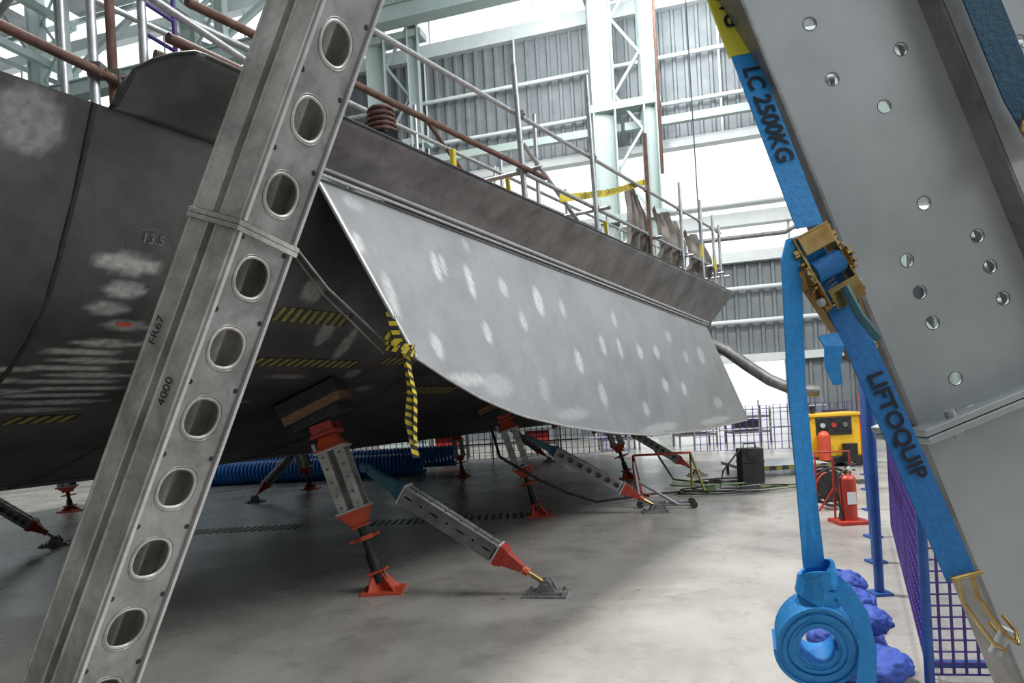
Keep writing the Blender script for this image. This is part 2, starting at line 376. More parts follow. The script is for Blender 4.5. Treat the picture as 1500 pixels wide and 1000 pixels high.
for k,(z0,z1) in enumerate(((6.9,8.2),(9.1,11.6),(17.9,21.6))):
    b=B('window_%d'%(k+1))
    for x in [i*4.65-40 for i in range(14)]: b.beam(Wp(x,z0,.05),Wp(x,z1,.05),.07,.1,whit2)
    b.done()
b=B('door_1')
for x in(3.6,10.9): b.beam(Wp(x,0,.1),Wp(x,2.7,.1),.25,.2,whit2)
b.done()
def column(x,name='building_column'):
    b=B(name)
    for (dx,w) in((-.75,.8),(.95,.45)):
        for (e,tw) in((-w/2,.06),(w/2,.06)): b.beam(Wp(x+dx+e,0,1.6),Wp(x+dx+e,24,1.6),tw,.6,white)
        b.beam(Wp(x+dx,0,1.6),Wp(x+dx,24,1.6),w,.06,white)
    for k in range(16):
        z=k*1.5; s_=1 if k%2 else -1
        b.beam(Wp(x+.2-s_*.5,z,1.6),Wp(x+.2+s_*.5,z+1.5,1.6),.1,.1,white)
    for z in(8.6,13,17.6): b.beam(Wp(x-1.3,z,1.5),Wp(x+1.4,z,1.5),.7,.3,white)
    b.box(Wp(x,.05,1.6),(2.8,1.2,.1),white); b.done()
for x in(-31.5,-22.4,-13.2,-3.9,5.45,14.8): column(x)
b=B('crane_girder')
b.beam(Wp(-39,18.2,2.3),Wp(21,18.2,2.3),.5,.6,white)
b.beam(Wp(-39,18.55,2.3),Wp(21,18.55,2.3),.7,.06,white); b.beam(Wp(-39,17.85,2.3),Wp(21,17.85,2.3),.7,.06,white)
b.done()
b=B('wall_bracing')
for x in(-31.5,-22.4,-13.2,-3.9,5.45):
    b.beam(Wp(x,12.3,1.2),Wp(x+9.2,12.3,1.2),.25,.3,white)
    b.beam(Wp(x,19.5,1.0),Wp(x+4.6,22,1.0),.25,.25,white); b.beam(Wp(x+9.2,19.5,1.0),Wp(x+4.6,22,1.0),.25,.25,white)
b.done()
for x in(-31.5,-22.4,-13.2,-3.9,5.45,14.8):
    b=B('roof_truss')
    T=lambda f,z: Wp(x,z,f)
    b.beam(T(0,20.3),T(46,20.3),.35,.35,white); b.beam(T(0,23),T(46,23),.35,.35,white)
    for k in range(18):
        a=k*2.5; z0,z1=(20.3,23) if k%2 else (23,20.3); b.beam(T(a,z0),T(a+2.5,z1),.18,.18,white)
    b.done()
b=B('roof_purlins')
for k in range(19): b.beam(Wp(-40,23.3,k*2.5),Wp(22,23.3,k*2.5),.15,.25,white)
b.done()
b=B('ceiling')
for k in range(11):
    x=-40+k*6; b.add([Wp(x,23.5,0),Wp(x+3.6,23.5,0),Wp(x+3.6,23.5,46),Wp(x,23.5,46)],[(0,1,2,3)],roofm)
b.done()
# ------------------------------------------------------------------ left raking leg (twin channel shore)
def channel_leg():
    root=bpy.data.objects.new('raking_shore_leg',None); S.collection.objects.link(root)
    d=V((.423,0,1)).normalized(); e1=V((1,0,-.423)).normalized(); e2=V((0,1,0)); base=V((-1.765,2.2,0))
    fB=(e1*.457+e2*.889); fA=(-e1*.889+e2*.457)   # face directions from near corner
    w=.226; c=-(fA+fB)*w/2
    P=lambda a,bb,l: base+c+fA*a+fB*bb+d*l   # a across face A, bb across face B
    b=B('perforated_channels')
    PW=2.35
    def seg(l0,l1,ph):
        n=int((l1-l0)/.228); L=(l1-l0)/n
        for k in range(n):
            y0=l0+k*L; y1=y0+L
            for a in(0,w-.006):
                b.holecell(lambda x,y,t,a=a:P(a+t,x,y),0,w,y0,y1,w*.5,(y0+y1)/2,.063,.066,galvf if a==0 else galvw,.006,32,PW)
                if a==0:
                    for (g,ox,r_) in((1.0,.004,.0065),(1.12,.0,.003)):
                        rim=[]
                        for q in range(32):
                            cc,ss=math.cos(q*math.pi/16),math.sin(q*math.pi/16); dd=(abs(cc)**PW+abs(ss)**PW)**(-1/PW)
                            rim.append(P(ox,w*.5+.063*g*cc*dd,(y0+y1)/2+.066*g*ss*dd))
                        b.path(rim,r_,galvw if g==1 else galvf,6,True)
            for s_ in(.026,w-.026):
                b.cyl(P(-.001,s_,y1-.01),P(.001,s_,y1-.01),.009,darkst,seg=10)
        for bb,off in((0,0),(w,-.006)):
            for a0,a1 in((0,.096),(.134,w)):
                pa=[P(a0,bb+off,l0),P(a1,bb+off,l0),P(a1,bb+off+.006,l0),P(a0,bb+off+.006,l0)]
                b.hexa(pa,[p+d*(l1-l0) for p in pa],galvw)
        for a0 in(.092,.134):
            pa=[P(a0,0,l0),P(a0+.005,0,l0),P(a0+.005,.06,l0),P(a0,.06,l0)]; b.hexa(pa,[p+d*(l1-l0) for p in pa],galvw)
            pa=[P(a0,w-.06,l0),P(a0+.005,w-.06,l0),P(a0+.005,w,l0),P(a0,w,l0)]; b.hexa(pa,[p+d*(l1-l0) for p in pa],galvw)
        for a0 in(.003,.093,.137,w-.003): b.cyl(P(a0,.001,l0),P(a0,.001,l1),.006,galvw,seg=8)
        for bb in(.004,w-.012):
            pa=[P(-.012,bb,l0),P(0,bb,l0),P(0,bb+.012,l0),P(-.012,bb+.012,l0)]; b.hexa(pa,[p+d*(l1-l0) for p in pa],lip)
    lj=2.37
    seg(.03,lj,0); seg(lj+.035,lj+1.8,0)
    for l in(0.0,lj-.0,lj+.017):
        pa=[P(-.014,-.010,l),P(w+.006,-.010,l),P(w+.006,w+.014,l),P(-.014,w+.014,l)]; b.hexa(pa,[p+d*.015 for p in pa],galvw)
    for a in(.05,.18):
        for bb in(.06,.17): b.cyl(P(a,bb,lj-.03),P(a,bb,lj+.06),.014,galvd,seg=6)
    b.done(root,.0012)
    b=B('foot_plate'); b.box((-1.765,2.2,.01),(.5,.45,.02),galv); b.done(root)
    text('4000',P(.045,-.008,1.84),d,fA,.046,inkm,root,'marker_writing')
    text('FR67',P(.18,-.008,2.0),d,fA,.046,inkm,root,'marker_writing_2')
channel_leg()
# ------------------------------------------------------------------ right raking leg
root=bpy.data.objects.new('raking_frame_leg',None); S.collection.objects.link(root)
d=V((-.329,0,.944)); e=V((.944,0,.329)); O=V((1.24,1.2,0))
Q=lambda s,l,y: O+e*s+d*l+V((0,y,0))
b=B('perforated_web')
def web(s0,s1,l0,l1,holes,mat=galv,yo=0):
    hl=sorted(holes,key=lambda h:h[1]); y=l0
    def slab(a,c):
        b.add([Q(s0,a,yo),Q(s1,a,yo),Q(s1,c,yo),Q(s0,c,yo),Q(s0,a,yo+.006),Q(s1,a,yo+.006),Q(s1,c,yo+.006),Q(s0,c,yo+.006)],[(0,1,2,3),(7,6,5,4)],mat)
    for (s,l) in hl:
        if l-.03<=y or l+.03>=l1: continue
        if l-.025>y: slab(y,l-.025)
        b.holecell(lambda x,yy,t:Q(x,yy,yo+t),s0,s1,l-.025,l+.025,s,l,.0115,.0115,mat,.006,24)
        b.path([Q(s+.012*math.cos(q*.3927),l+.012*math.sin(q*.3927),yo) for q in range(16)],.0009,galvd,4,True)
        y=l+.025
    slab(y,l1)
def lz(s,Z): return (Z-.329*s)/.944
h1=[(.093,lz(.093,z)) for z in(2.236,2.187,2.137,1.812,1.755,1.70,1.60,1.25,1.15,1.05,.8,.6,.4,2.6,2.55,2.5,2.9)]
h2=[(.159,lz(.159,z)) for z in(2.084,1.911,1.44,1.3,.9,2.4,2.7)]
h3=[(.224,lz(.224,z)) for z in(2.234,2.183,1.848,1.793,1.736,1.4,1.338,1.1,.9,2.6,2.5)]
h4=[(.45,lz(.45,z)) for z in(2.3,2.2,2.0,1.8,1.7,1.5,1.3,1.1)]
LJ=1.6
for (l0,l1) in((.02,LJ-.013),(LJ+.013,3.5)):
    web(0,.126,l0,l1,h1); web(.126,.192,l0,l1,h2); web(.192,.29,l0,l1,h3); web(.335,.62,l0,l1,h4,galv,.03)
b.done(root)
b=B('flanges')
def bar(s0,s1,y0,y1,l0,l1,m=galv):
    pa=[Q(s0,l0,y0),Q(s1,l0,y0),Q(s1,l0,y1),Q(s0,l0,y1)]; b.hexa(pa,[p+d*(l1-l0) for p in pa],m)
for (l0,l1) in((.02,LJ-.013),(LJ+.013,3.5)):
    bar(-.007,.001,-.004,.085,l0,l1,galvf); bar(.287,.338,-.045,-.037,l0,l1,lip); bar(.612,.62,-.05,.1,l0,l1); bar(.284,.292,-.045,.09,l0,l1,galvf); bar(.334,.342,-.045,.09,l0,l1,galvf)
for l in(0,LJ-.013,LJ+.001): bar(-.022,.65,-.055,.12,l,l+.012,galv)
for s_ in(.04,.25,.4,.55): b.cyl(Q(s_,LJ-.025,-.035),Q(s_,LJ+.025,-.035),.009,galv,seg=6)
b.done(root,.002)
b=B('foot_plate'); b.box((1.52,1.2,.008),(.9,.4,.016),galv); b.done(root)
# ------------------------------------------------------------------ straps
root=bpy.data.objects.new('ratchet_tie_down_strap',None); S.collection.objects.link(root)
A0=V((.385,1.36,2.62)); A1=V((.508,1.13,1.865)); ax=(A1-A0).normalized(); right=V((1,0,0)); rw=(right-ax*right.dot(ax)).normalized()
b=B('webbing')
ym=A0.lerp(A1,.55)
b.ribbon([A0,ym],rw*.054,yell,.006)
b.ribbon([ym,A1],rw*.046,blues)
L0=V((.51,1.10,1.80)); L1=V((.675,1.05,1.295)); lax=(L1-L0).normalized(); lrw=(right-lax*right.dot(lax)).normalized()
b.ribbon([L0,L0.lerp(L1,.4)+V((0,-.004,0)),L1],[lrw*.047]*3,bluel)
b.ribbon([V((.505,1.10,1.795)),V((.48,1.085,1.833)),V((.462,1.08,1.838)),V((.452,1.078,1.80)),V((.450,1.078,1.6)),V((.456,1.078,1.45)),V((.462,1.078,1.315))],
  [V((.03,.0,.03)),V((.034,0,.02)),V((.034,.01,.01)),V((.034,.01,0)),V((.033,.012,0)),V((.033,.01,0)),V((.034,.0,.0))],blues)
b.ribbon([V((.500,1.07,1.68)),V((.504,1.06,1.66)),V((.500,1.06,1.63)),V((.508,1.062,1.60))],[V((.03,.0,.005)),V((.030,0,0)),V((.024,0,0)),V((.014,0,0))],blues)
b.done(root)
cen=V((.460,1.08,1.203)); axd=V((.30,.90,.30)).normalized(); ux=V((1,0,0)); ux=(ux-axd*ux.dot(axd)).normalized(); uz=ux.cross(axd)*-1
b=B('webbing_coil')
pts=[]
for i in range(300):
    a=i/300*2*math.pi*7.5; r=.029+.036*i/300+.0010*math.sin(a*3); pts.append(cen+(ux*math.cos(a)*.95+uz*math.sin(a)*1.12)*r+axd*.002*math.sin(i*.06))
b.ribbon(pts,axd*.052,blues,.0056,smooth=False)
for k in range(4):
    kc=V((.462,1.066,1.302-.011*k)); pp=[kc+V(((.024+.003*k)*math.cos(x*.45),.028*math.sin(x*.45),.014*math.cos(x*.45+k*1.8))) for x in range(15)]
    b.ribbon(pp,[V((.006*(k-1),0,.026))]*15,blues,.005)
b.ribbon([V((.475,1.05,1.30)),V((.487,1.036,1.285)),V((.506,1.03,1.25)),V((.517,1.033,1.20)),V((.513,1.035,1.15)),V((.50,1.04,1.08))],[V((.020,0,.02)),V((.022,0,.02)),V((.024,0,.012)),V((.026,0,0)),V((.030,0,-.004)),V((.034,0,-.006))],blues)
b.done(root)
text('LC 2500KG',A0.lerp(A1,.715)+V((0,-.004,0)),ax,rw,.042,inkm,root,'strap_load_label',.0009)
text('SWG',A0.lerp(A1,.41)+V((0,-.006,0)),ax,rw,.046,inkm,root,'strap_tag_label',.0009)
text('LIFTOQUIP',L0.lerp(L1,.53)+V((0,-.008,0)),lax,lrw,.036,inkm,root,'strap_print',.0009)
# ratchet buckle
b=B('ratchet_buckle')
C=V((.506,1.085,1.797)); ha=V((.24,-.02,-.50)).normalized(); hr=(right-ha*right.dot(ha)).normalized(); hn=ha.cross(hr)
RB=Matrix((hr,ha,hn)).transposed()
def RP(a,r,n): return C+ha*a+hr*r+hn*n
for sd in(-.031,.027):
    pr=[(-.055,-.012),(-.05,.014),(-.01,.026),(.045,.026),(.075,.012),(.07,-.012)]
    vv=[RP(a,sd,-n) for a,n in pr]+[RP(a,sd+.004,-n) for a,n in pr]
    b.add(vv,[(0,1,2,3,4,5)[::-1],(6,7,8,9,10,11)]+[(i,(i+1)%6,6+(i+1)%6,6+i) for i in range(6)],brass)
    for k in range(12):
        a=k*math.pi/6; b.box(RP(.01+.024*math.cos(a),sd*1.25,.024*math.sin(a)),(.006,.004,.009),brass,RB)
    b.cyl(RP(.01,sd*1.15,0),RP(.01,sd*1.32,0),.020,brass,seg=20)
    b.beam(RP(-.005,sd*1.4,-.006),RP(.155,sd*.62,-.035),.005,.022,brass,hn)
    b.cyl(RP(-.03,sd*1.3,.004),RP(-.03,sd*1.05,.004),.009,brass); b.cyl(RP(.055,sd*1.3,.004),RP(.055,sd*1.05,.004),.007,galv)
b.cyl(RP(.01,-.04,0),RP(.01,.04,0),.012,brass); b.cyl(RP(-.045,-.036,0),RP(-.045,.036,0),.006,brass); b.cyl(RP(.065,-.036,0),RP(.065,.036,0),.006,brass)
b.cyl(RP(.157,-.024,-.036),RP(.157,.024,-.036),.010,brass); b.box(RP(.06,0,.016),(.05,.035,.003),brass,RB); b.box(RP(.09,0,-.024),(.04,.05,.003),brass,RB)
b.box(RP(-.035,0,.016),(.052,.03,.003),brass,RB); b.box(RP(-.052,0,.008),(.055,.003,.018),brass,RB)
b.cyl(RP(.12,-.024,-.028),RP(.12,.024,-.028),.006,brass)
b.cyl(RP(.01,-.024,0),RP(.01,.024,0),.019,bluel,seg=18)
b.path([RP(.03+.0015*k,.01*math.cos(k*1.2),-.012+.006*math.sin(k*1.2)) for k in range(24)],.0015,galv,5)
b.path([RP(.05,-.005,.028),RP(.10,-.01,.034),RP(.145,.0,.03)],.007,teal,8)
b.done(root,.0008)
b=B('wire_claw_hook')
hk=[L1+V(p) for p in((-.012,-.01,-.0),(-.006,-.01,-.035),(.015,-.012,-.07),(.035,-.015,-.10),(.052,-.012,-.112),(.056,0,-.095),(.045,.01,-.075))]
b.path(hk,.0032,brass,8); b.path([p+V((.022,.0,.009)) for p in hk],.0032,brass,8)
b.cyl(L1+V((-.022,-.01,0)),L1+V((.025,-.01,.009)),.004,brass); b.cyl(L1+V((.045,0,-.12)),L1+V((.06,-.01,-.08)),.009,galv)
b.done(root)
b=B('tie_down_strap')
b.ribbon([V((.745,1.13,2.42)),V((.86,1.12,2.06)),V((.90,1.12,1.98))],V((.055,0,.018)),blued)
b.path([V((.86,1.11,2.02)),V((.84,1.09,1.99)),V((.86,1.08,1.95)),V((.9,1.09,1.92))],.006,brass); b.cyl(V((.85,1.1,2.0)),V((.92,1.1,2.02)),.012,rust)
b.done()
# ------------------------------------------------------------------ props and braces
def prop(base,top,name='adjustable_shore_prop'):
    base=V(base);top=V(top);L=(top-base).length; R=fr(base,top,(0,1,0)); X=R@V((1,0,0));Y=R@V((0,1,0));D=R@V((0,0,1))
    k=L/1.7; P=lambda x,y,l: base+X*x+Y*y+D*(l*k)
    b=B(name)
    b.box(base+V((0,0,.012)),(.36,.30,.024),orng)
    for a in range(4):
        an=a*math.pi/2+math.pi/4; u=V((math.cos(an),math.sin(an),0)); w_=V((-math.sin(an),math.cos(an),0))*.008
        lo=base+u*.17+V((0,0,.02)); li=base+V((0,0,.02)); hi=P(0,0,.22)
        b.hexa([lo-w_,li-w_,hi-w_,hi+u*.05-w_],[lo+w_,li+w_,hi+w_,hi+u*.05+w_],orng)
    b.box(P(0,0,.2),(.18,.18,.02),orng,R)
    b.cyl(P(0,0,.1),P(0,0,.40),.062,darkst,.045); b.cyl(P(0,0,.3),P(0,0,.75),.032,darkst)
    for q in range(16): b.cyl(P(0,0,.42+q*.02),P(0,0,.427+q*.02),.036,darkst,seg=10)
    b.cyl(P(0,0,.52),P(0,0,.56),.085,orng,seg=8); b.beam(P(-.14,0,.54),P(.14,0,.54),.03,.025,orng)
    b.box(P(0,0,.66),(.15,.15,.02),orng,R)
    q0=[P(x*.06,y*.06,.67) for x,y in((-1,-1),(1,-1),(1,1),(-1,1))]; q1=[P(x*.125,y*.125,.80) for x,y in((-1,-1),(1,-1),(1,1),(-1,1))]
    b.hexa(q0,q1,orng); b.box(P(0,0,.81),(.28,.28,.02),orng,R)
    b.box(P(0,0,.83),(.28,.28,.018),galv,R); b.box(P(0,0,1.44),(.28,.28,.018),galv,R)
    for sx in(-1,1):
        b.beam(P(sx*.035,0,.84),P(sx*.035,0,1.43),.008,.22,galvw,Y)
        for sy in(-1,1):
            b.beam(P(sx*.075,sy*.11,.84),P(sx*.075,sy*.11,1.43),.085,.008,galvw,Y)
            b.beam(P(sx*.115,sy*.10,.84),P(sx*.115,sy*.10,1.43),.008,.02,galv,Y)
            for l in(.88,1.0,1.14,1.27,1.39): b.cyl(P(sx*.075,sy*.113,l),P(sx*.075,sy*.125,l),.013,galvd,seg=6)
    for sx in(-.1,.1):
        for sy in(-.1,.1):
            b.cyl(P(sx,sy,.79),P(sx,sy,.86),.012,galvd,seg=6); b.cyl(P(sx,sy,1.41),P(sx,sy,1.49),.012,galvd,seg=6)
    b.box(P(0,0,1.46),(.26,.26,.02),orng,R)
    q0=[P(x*.12,y*.10,1.47) for x,y in((-1,-1),(1,-1),(1,1),(-1,1))]; q1=[P(x*.07,y*.07,1.58) for x,y in((-1,-1),(1,-1),(1,1),(-1,1))]
    b.hexa(q0,q1,orng); b.box(P(0,0,1.6),(.24,.30,.03),redm,R)
    for sy in(-.12,.12): b.beam(P(-.1,sy,1.66),P(.1,sy,1.66),.02,.09,redm)
    b.beam(P(-.16,0,1.50),P(-.13,0,1.50),.1,.1,galv)
    b.done(None,.003)
def packing(c,R,h,w=.5,dp=.32):
    b=B('timber_packing_block'); Z=R@V((0,0,1))
    def bx(l,hh,ww,dd,m): b.box(V(c)+Z*(l+hh/2),(ww,dd,hh),m,R)
    bx(0,h*.25,w*.8,dp,black); bx(h*.25,h*.34,w*.96,dp,wood); bx(h*.59,h*.41,w,dp*1.05,black)
    bx(h*.24,.012,w,dp*1.1,darkst)
    for s_ in(-.35,0,.35): b.box(V(c)+Z*(h*.8)+R@V((s_*w,-dp*.53,0)),(.03,.012,h*.4),darkst,R)
    b.done(None,.006)
def brace(top,foot,name='raking_brace',holes=True):
    top=V(top);foot=V(foot);pin=foot+V((0,0,.09)); L=(top-pin).length; R=fr(pin,top); D=R@V((0,0,1));X=R@V((1,0,0));Y=R@V((0,1,0))
    P=lambda x,y,f: pin+X*x+Y*y+D*(f*L)
    b=B(name)
    hd=V((D.x,D.y,0)).normalized(); sd=V((-hd.y,hd.x,0)); RF=Matrix((sd,hd,V((0,0,1)))).transposed()
    b.box(foot+V((0,0,.010)),(.24,.36,.02),galvf,RF); b.box(foot+V((0,0,.028)),(.16,.24,.016),galvf,RF)
    for s_ in(-.05,.05):
        q=[foot+sd*(s_-.006)+hd*a+V((0,0,z)) for a,z in((-.09,.03),(.09,.03),(.035,.13),(-.035,.13))]
        b.hexa(q,[p+sd*.012 for p in q],galvf)
    b.cyl(pin-sd*.085,pin+sd*.085,.017,galvd); b.cyl(pin-sd*.04,pin+sd*.04,.04,galvf)
    for s_ in(-.09,.09):
        for a in(-.14,.14): b.cyl(foot+sd*s_+hd*a,foot+sd*s_+hd*a+V((0,0,.045)),.014,galvd,seg=6)
    b.cyl(P(0,0,0),P(0,0,.17),.02,brass)
    def taper(f0,f1,w0,w1,m):
        q0=[P(x*w0,y*w0,f0) for x,y in((-1,-1),(1,-1),(1,1),(-1,1))]; q1=[P(x*w1,y*w1,f1) for x,y in((-1,-1),(1,-1),(1,1),(-1,1))]; b.hexa(q0,q1,m)
    b.cyl(P(0,0,.09),P(0,0,.115),.04,orng,seg=8); taper(.12,.21,.03,.062,redm); taper(.21,.225,.075,.075,redm); taper(.225,.25,.085,.085,redm); taper(.25,.258,.09,.09,galv)
    for sx in(-1,1):
        b.beam(P(sx*.022,0,.26),P(sx*.022,0,.75),.006,.14,galvd,Y)
        for sy in(-1,1):
            b.beam(P(sx*.05,sy*.072,.26),P(sx*.05,sy*.072,.75),.058,.006,galvf,Y); b.beam(P(sx*.078,sy*.065,.26),P(sx*.078,sy*.065,.75),.006,.02,galvw,Y)
            for f in(.3,.38,.46,.54,.62,.70): b.cyl(P(sx*.05,sy*.074,f),P(sx*.05,sy*.08,f),.01,darkst,seg=8)
    for sx in(-.081,.078):
        for k in range(7):
            y0=-.072;y1=.072; l0=(.265+k*.069);l1=l0+.069
            if holes: b.holecell(lambda x,y,t,sx=sx:P(sx+t,x,y),y0,y1,l0,l1,0,(l0+l1)/2,.035,.035/L*1.2,galvf,.004,16)
            elif k%2==0: b.holecell(lambda x,y,t,sx=sx:P(sx+t,x,y),y0,y1,l0,l1,.0,(l0+l1)/2,.008,.045/L,galvd,.004,16)
            else: b.holecell(lambda x,y,t,sx=sx:P(sx+t,x,y),y0,y1,l0,l1,.0,(l0+l1)/2,.010,.010/L,galvd,.004,16)
    taper(.75,.757,.09,.09,galv); taper(.757,.80,.075,.055,teal); taper(.80,.95,.05,.03,teal); b.cyl(P(-.06,0,.97),P(.06,0,.97),.03,teal); taper(.95,1.0,.02,.025,teal)
    b.done(None,.002)
prop((-1.22,6.04,0),(-1.70,6.14,1.50))
xx=V((.93,-.1,.40)).normalized(); yy=V((.1,.995,0)).normalized(); yy=(yy-xx*yy.dot(xx)).normalized()
Rb=Matrix((xx,yy,xx.cross(yy))).transposed()
packing(V((-1.70,6.14,1.53)),Rb,.29,.60)
brace((-1.36,6.0,1.13),(.20,5.65,0),holes=False)
prop((.30,9.57,0),(-.13,9.6,1.45)); packing(V((-.16,9.6,1.46)),Rb,.30,.56)
brace((.14,9.45,1.15),(1.88,9.33,0))
prop((2.2,13.3,0),(1.8,13.35,1.40)); packing(V((1.78,13.35,1.42)),Rb,.30,.56)
brace((1.98,13.2,1.1),(3.5,13.2,0))
brace((-7.4,9.0,1.0),(-6.35,9.36,0)); brace((-4.2,13.4,1.0),(-4.95,12.9,0)); prop((-4.4,14.6,0),(-4.6,14.6,.96)); prop((-7.6,15.5,0),(-7.7,15.5,.96))
prop((-8.2,9.2,0),(-8.3,9.2,1.0)); prop((-8.5,13,0),(-8.6,13,.98)); brace((-9.2,14.5,1.0),(-8.2,14.3,0))
prop((-1.2,15.5,0),(-1.3,15.5,.98)); brace((-.2,18.2,1.0),(.9,18,0))
# ------------------------------------------------------------------ scaffold on hull
b=B('deck_edge_scaffold')
def tube(p,q,m=tubem,r=.024): b.cyl(p,q,r,m,seg=10)
def clamp(p,m=rust): b.box(p,(.07,.07,.07),galvd); b.cyl(V(p)+V((-.05,0,0)),V(p)+V((.05,0,0)),.012,rust,seg=6)
tube(H(3.0,-3.3,4.36),H(14.6,-3.3,4.9)); tube(H(6.0,-3.3,3.93),H(14.3,-3.3,4.1)); tube(H(2.3,-3.2,3.81),H(6.4,-3.2,3.93),rust,.026)
tube(H(4.2,-4.6,4.6),H(14.6,-4.6,4.8)); tube(H(4.2,-4.6,4.1),H(14.6,-4.6,4.3)); tube(H(5.2,-3.9,4.0),H(9.5,-3.9,4.1))
for t,zt_ in((6.07,4.95),(7.9,5.55),(9.9,5.5),(11.6,5.2),(12.9,5.2),(13.8,5.1),(14.3,5.0)):
    m=rust if abs(t-9.9)<.1 else tubem
    tube(H(t,-3.26,3.3),H(t-(.12 if t<8 else 0),-3.26,zt_),m,.03)
    for z in(4.36+(t-3)*.0466,3.93+(t-6)*.02): clamp(H(t,-3.28,z))
    tube(H(t,-4.6,3.2),H(t,-4.6,4.95)); tube(H(t+.06,-3.1,3.95),H(t+.06,-4.8,3.95),tubem)
tube(H(7.0,-3.6,3.3),H(7.0,-3.6,4.9)); tube(H(6.5,-3.5,4.4),H(8.6,-3.5,3.5)); tube(H(10.2,-4.6,3.4),H(12.4,-4.6,4.9)); tube(H(6.2,-4.6,4.9),H(8.6,-4.6,3.5),rust)
tube(H(9.4,-5.6,3.3),H(9.4,-5.6,5.4)); tube(H(12.2,-5.6,3.3),H(12.2,-5.6,5.4)); tube(H(8.4,-5.6,4.9),H(14.4,-5.6,5.1)); tube(H(8.4,-5.6,4.5),H(14.4,-5.6,4.7))
for k in range(9): b.beam(H(5+k*1.0,-4.0,3.55),H(5.9+k,-4.0,3.55),.6,.04,wood)
b.done()
b=B('deck_edge_scaffold')
tube(H(.6,-3.5,3.55),H(2.1,-3.55,3.42),rust,.026); tube(H(2.02,-3.6,3.17),H(2.02,-3.6,5.2)); tube(H(2.12,-3.6,3.2),H(2.12,-3.6,5.2),rust); tube(H(2.3,-3.6,3.2),H(2.3,-3.6,5.2))
tube(H(.8,-3.6,4.25),H(3.6,-3.6,3.8)); tube(H(.5,-3.9,4.1),H(4.,-3.9,4.2)); tube(H(2.35,-3.45,3.72),H(3.0,-3.45,3.72),rust,.03); tube(H(2.3,-3.5,3.62),H(2.9,-3.4,3.6),rust,.03)
tube(H(1.6,-5,3.2),H(1.6,-5,5.6)); tube(H(2.6,-5,3.2),H(2.6,-5,6.0)); tube(H(.5,-5,4.7),H(4.5,-5,4.7)); tube(H(2.0,-3.6,4.35),H(2.4,-6.0,4.35))
for p in(H(2.02,-3.57,3.44),H(2.3,-3.57,4.0),H(2.12,-3.57,3.44),H(2.02,-3.57,4.05)): clamp(p)
for k in range(8): tube(H(2.36,-3.7,3.3+k*.18),H(2.60,-3.75,3.3+k*.18),purp,.012)
tube(H(2.36,-3.7,3.2),H(2.36,-3.7,4.8),purp,.014); tube(H(2.60,-3.75,3.2),H(2.60,-3.75,4.8),purp,.014)
b.done()
b=B('rusty_coil_spring'); c=H(3.82,-3.2,3.56)
b.path([c+V((.11*(1-.02*k/6)*math.cos(k*.5),.11*math.sin(k*.5),.009*k/3.0)) for k in range(64)],.014,rust,6); b.box(c+V((0,0,-.02)),(.26,.2,.05),darkst)
b.box(c+V((-.18,0,.05)),(.14,.1,.12),galvd); b.cyl(c+V((.0,0,0)),c+V((.0,0,.19)),.07,darkst); b.done()
b=B('caution_tape'); p=V((.68,7.9,3.93));q=V((2.2,10.3,4.82)); b.ribbon([p,p.lerp(q,.5)-V((0,0,.05)),q],V((.004,0,.09)),hyel,.002); tpo=b.done()
text('DO NOT ENTER      CAUTION DO NOT ENTER',p.lerp(q,.5)+V((.02,-.03,-.04)),q-p,(0,0,1),.09,inkm,tpo,'caution_tape_print')
def cloth(name,t0,t1,z0,z1,n,mat,top=.6):
    b=B(name);vs=[];U=40;W=16
    for i in range(U+1):
        for j in range(W+1):
            f=i/U;g=j/W; t=(t0+t1)/2+(f-.5)*(t1-t0)*(1-(1-top)*g)+.03*math.sin(g*9+f*4)
            dz=-.12*math.sin(f*math.pi*2)**2*g
            vs.append(H(t,n+(.07*math.sin(f*22+g*2)+.03*math.sin(f*41+g*5))*(1-.3*g)+.05*math.sin(g*4),z0+(z1-z0)*g+dz+.05*math.sin(f*9)*(1-g)))
    b.add(vs,[(i*(W+1)+j,(i+1)*(W+1)+j,(i+1)*(W+1)+j+1,i*(W+1)+j+1) for i in range(U) for j in range(W)],mat,True); b.done()
cloth('hanging_tarpaulin',9.2,10.4,3.7,4.7,-3.45,tarp,.25); cloth('hanging_tarpaulin',10.7,12.2,3.8,4.7,-3.45,tarp,.9); cloth('hanging_tarpaulin',12.4,14.0,3.85,4.65,-3.45,tarp,.85)
b=B('yellow_scaffold_tags')
for t,z in((5.6,3.72),(8.0,3.8),(12.6,4.3),(13.6,4.2)):
    b.beam(H(t,-3.2,z),H(t+.03,-3.2,z-.22),.04,.02,hyel)
b.done()
b=B('yellow_tripod_stand')
for a in range(3): b.cyl(H(5.3+.16*math.cos(a*2.1),-3.6+.16*math.sin(a*2.1),3.2),H(5.3,-3.6,3.85),.018,hyel)
b.cyl(H(5.3,-3.6,3.8),H(5.3,-3.6,4.0),.03,hyel); b.done()
b=B('extraction_duct'); b.path([V((4.1,14.3,2.66)),V((4.5,14.2,2.45)),V((4.9,14.1,2.1)),V((5.3,14,1.78)),V((5.75,13.9,1.55)),V((6.2,13.8,1.5))],.12,galvd,12); b.done()
b=B('drop_cable'); b.cyl(Wp(6.9,23.2,4),Wp(6.9,9.4,4),.06,rust,seg=6); b.done()
b=B('crane_pendant_cable'); b.cyl(V((3.95,14,23.2)),V((4.05,14,1.1)),.012,black,seg=6); b.box((4.05,14,1.05),(.1,.08,.25),black); b.done()
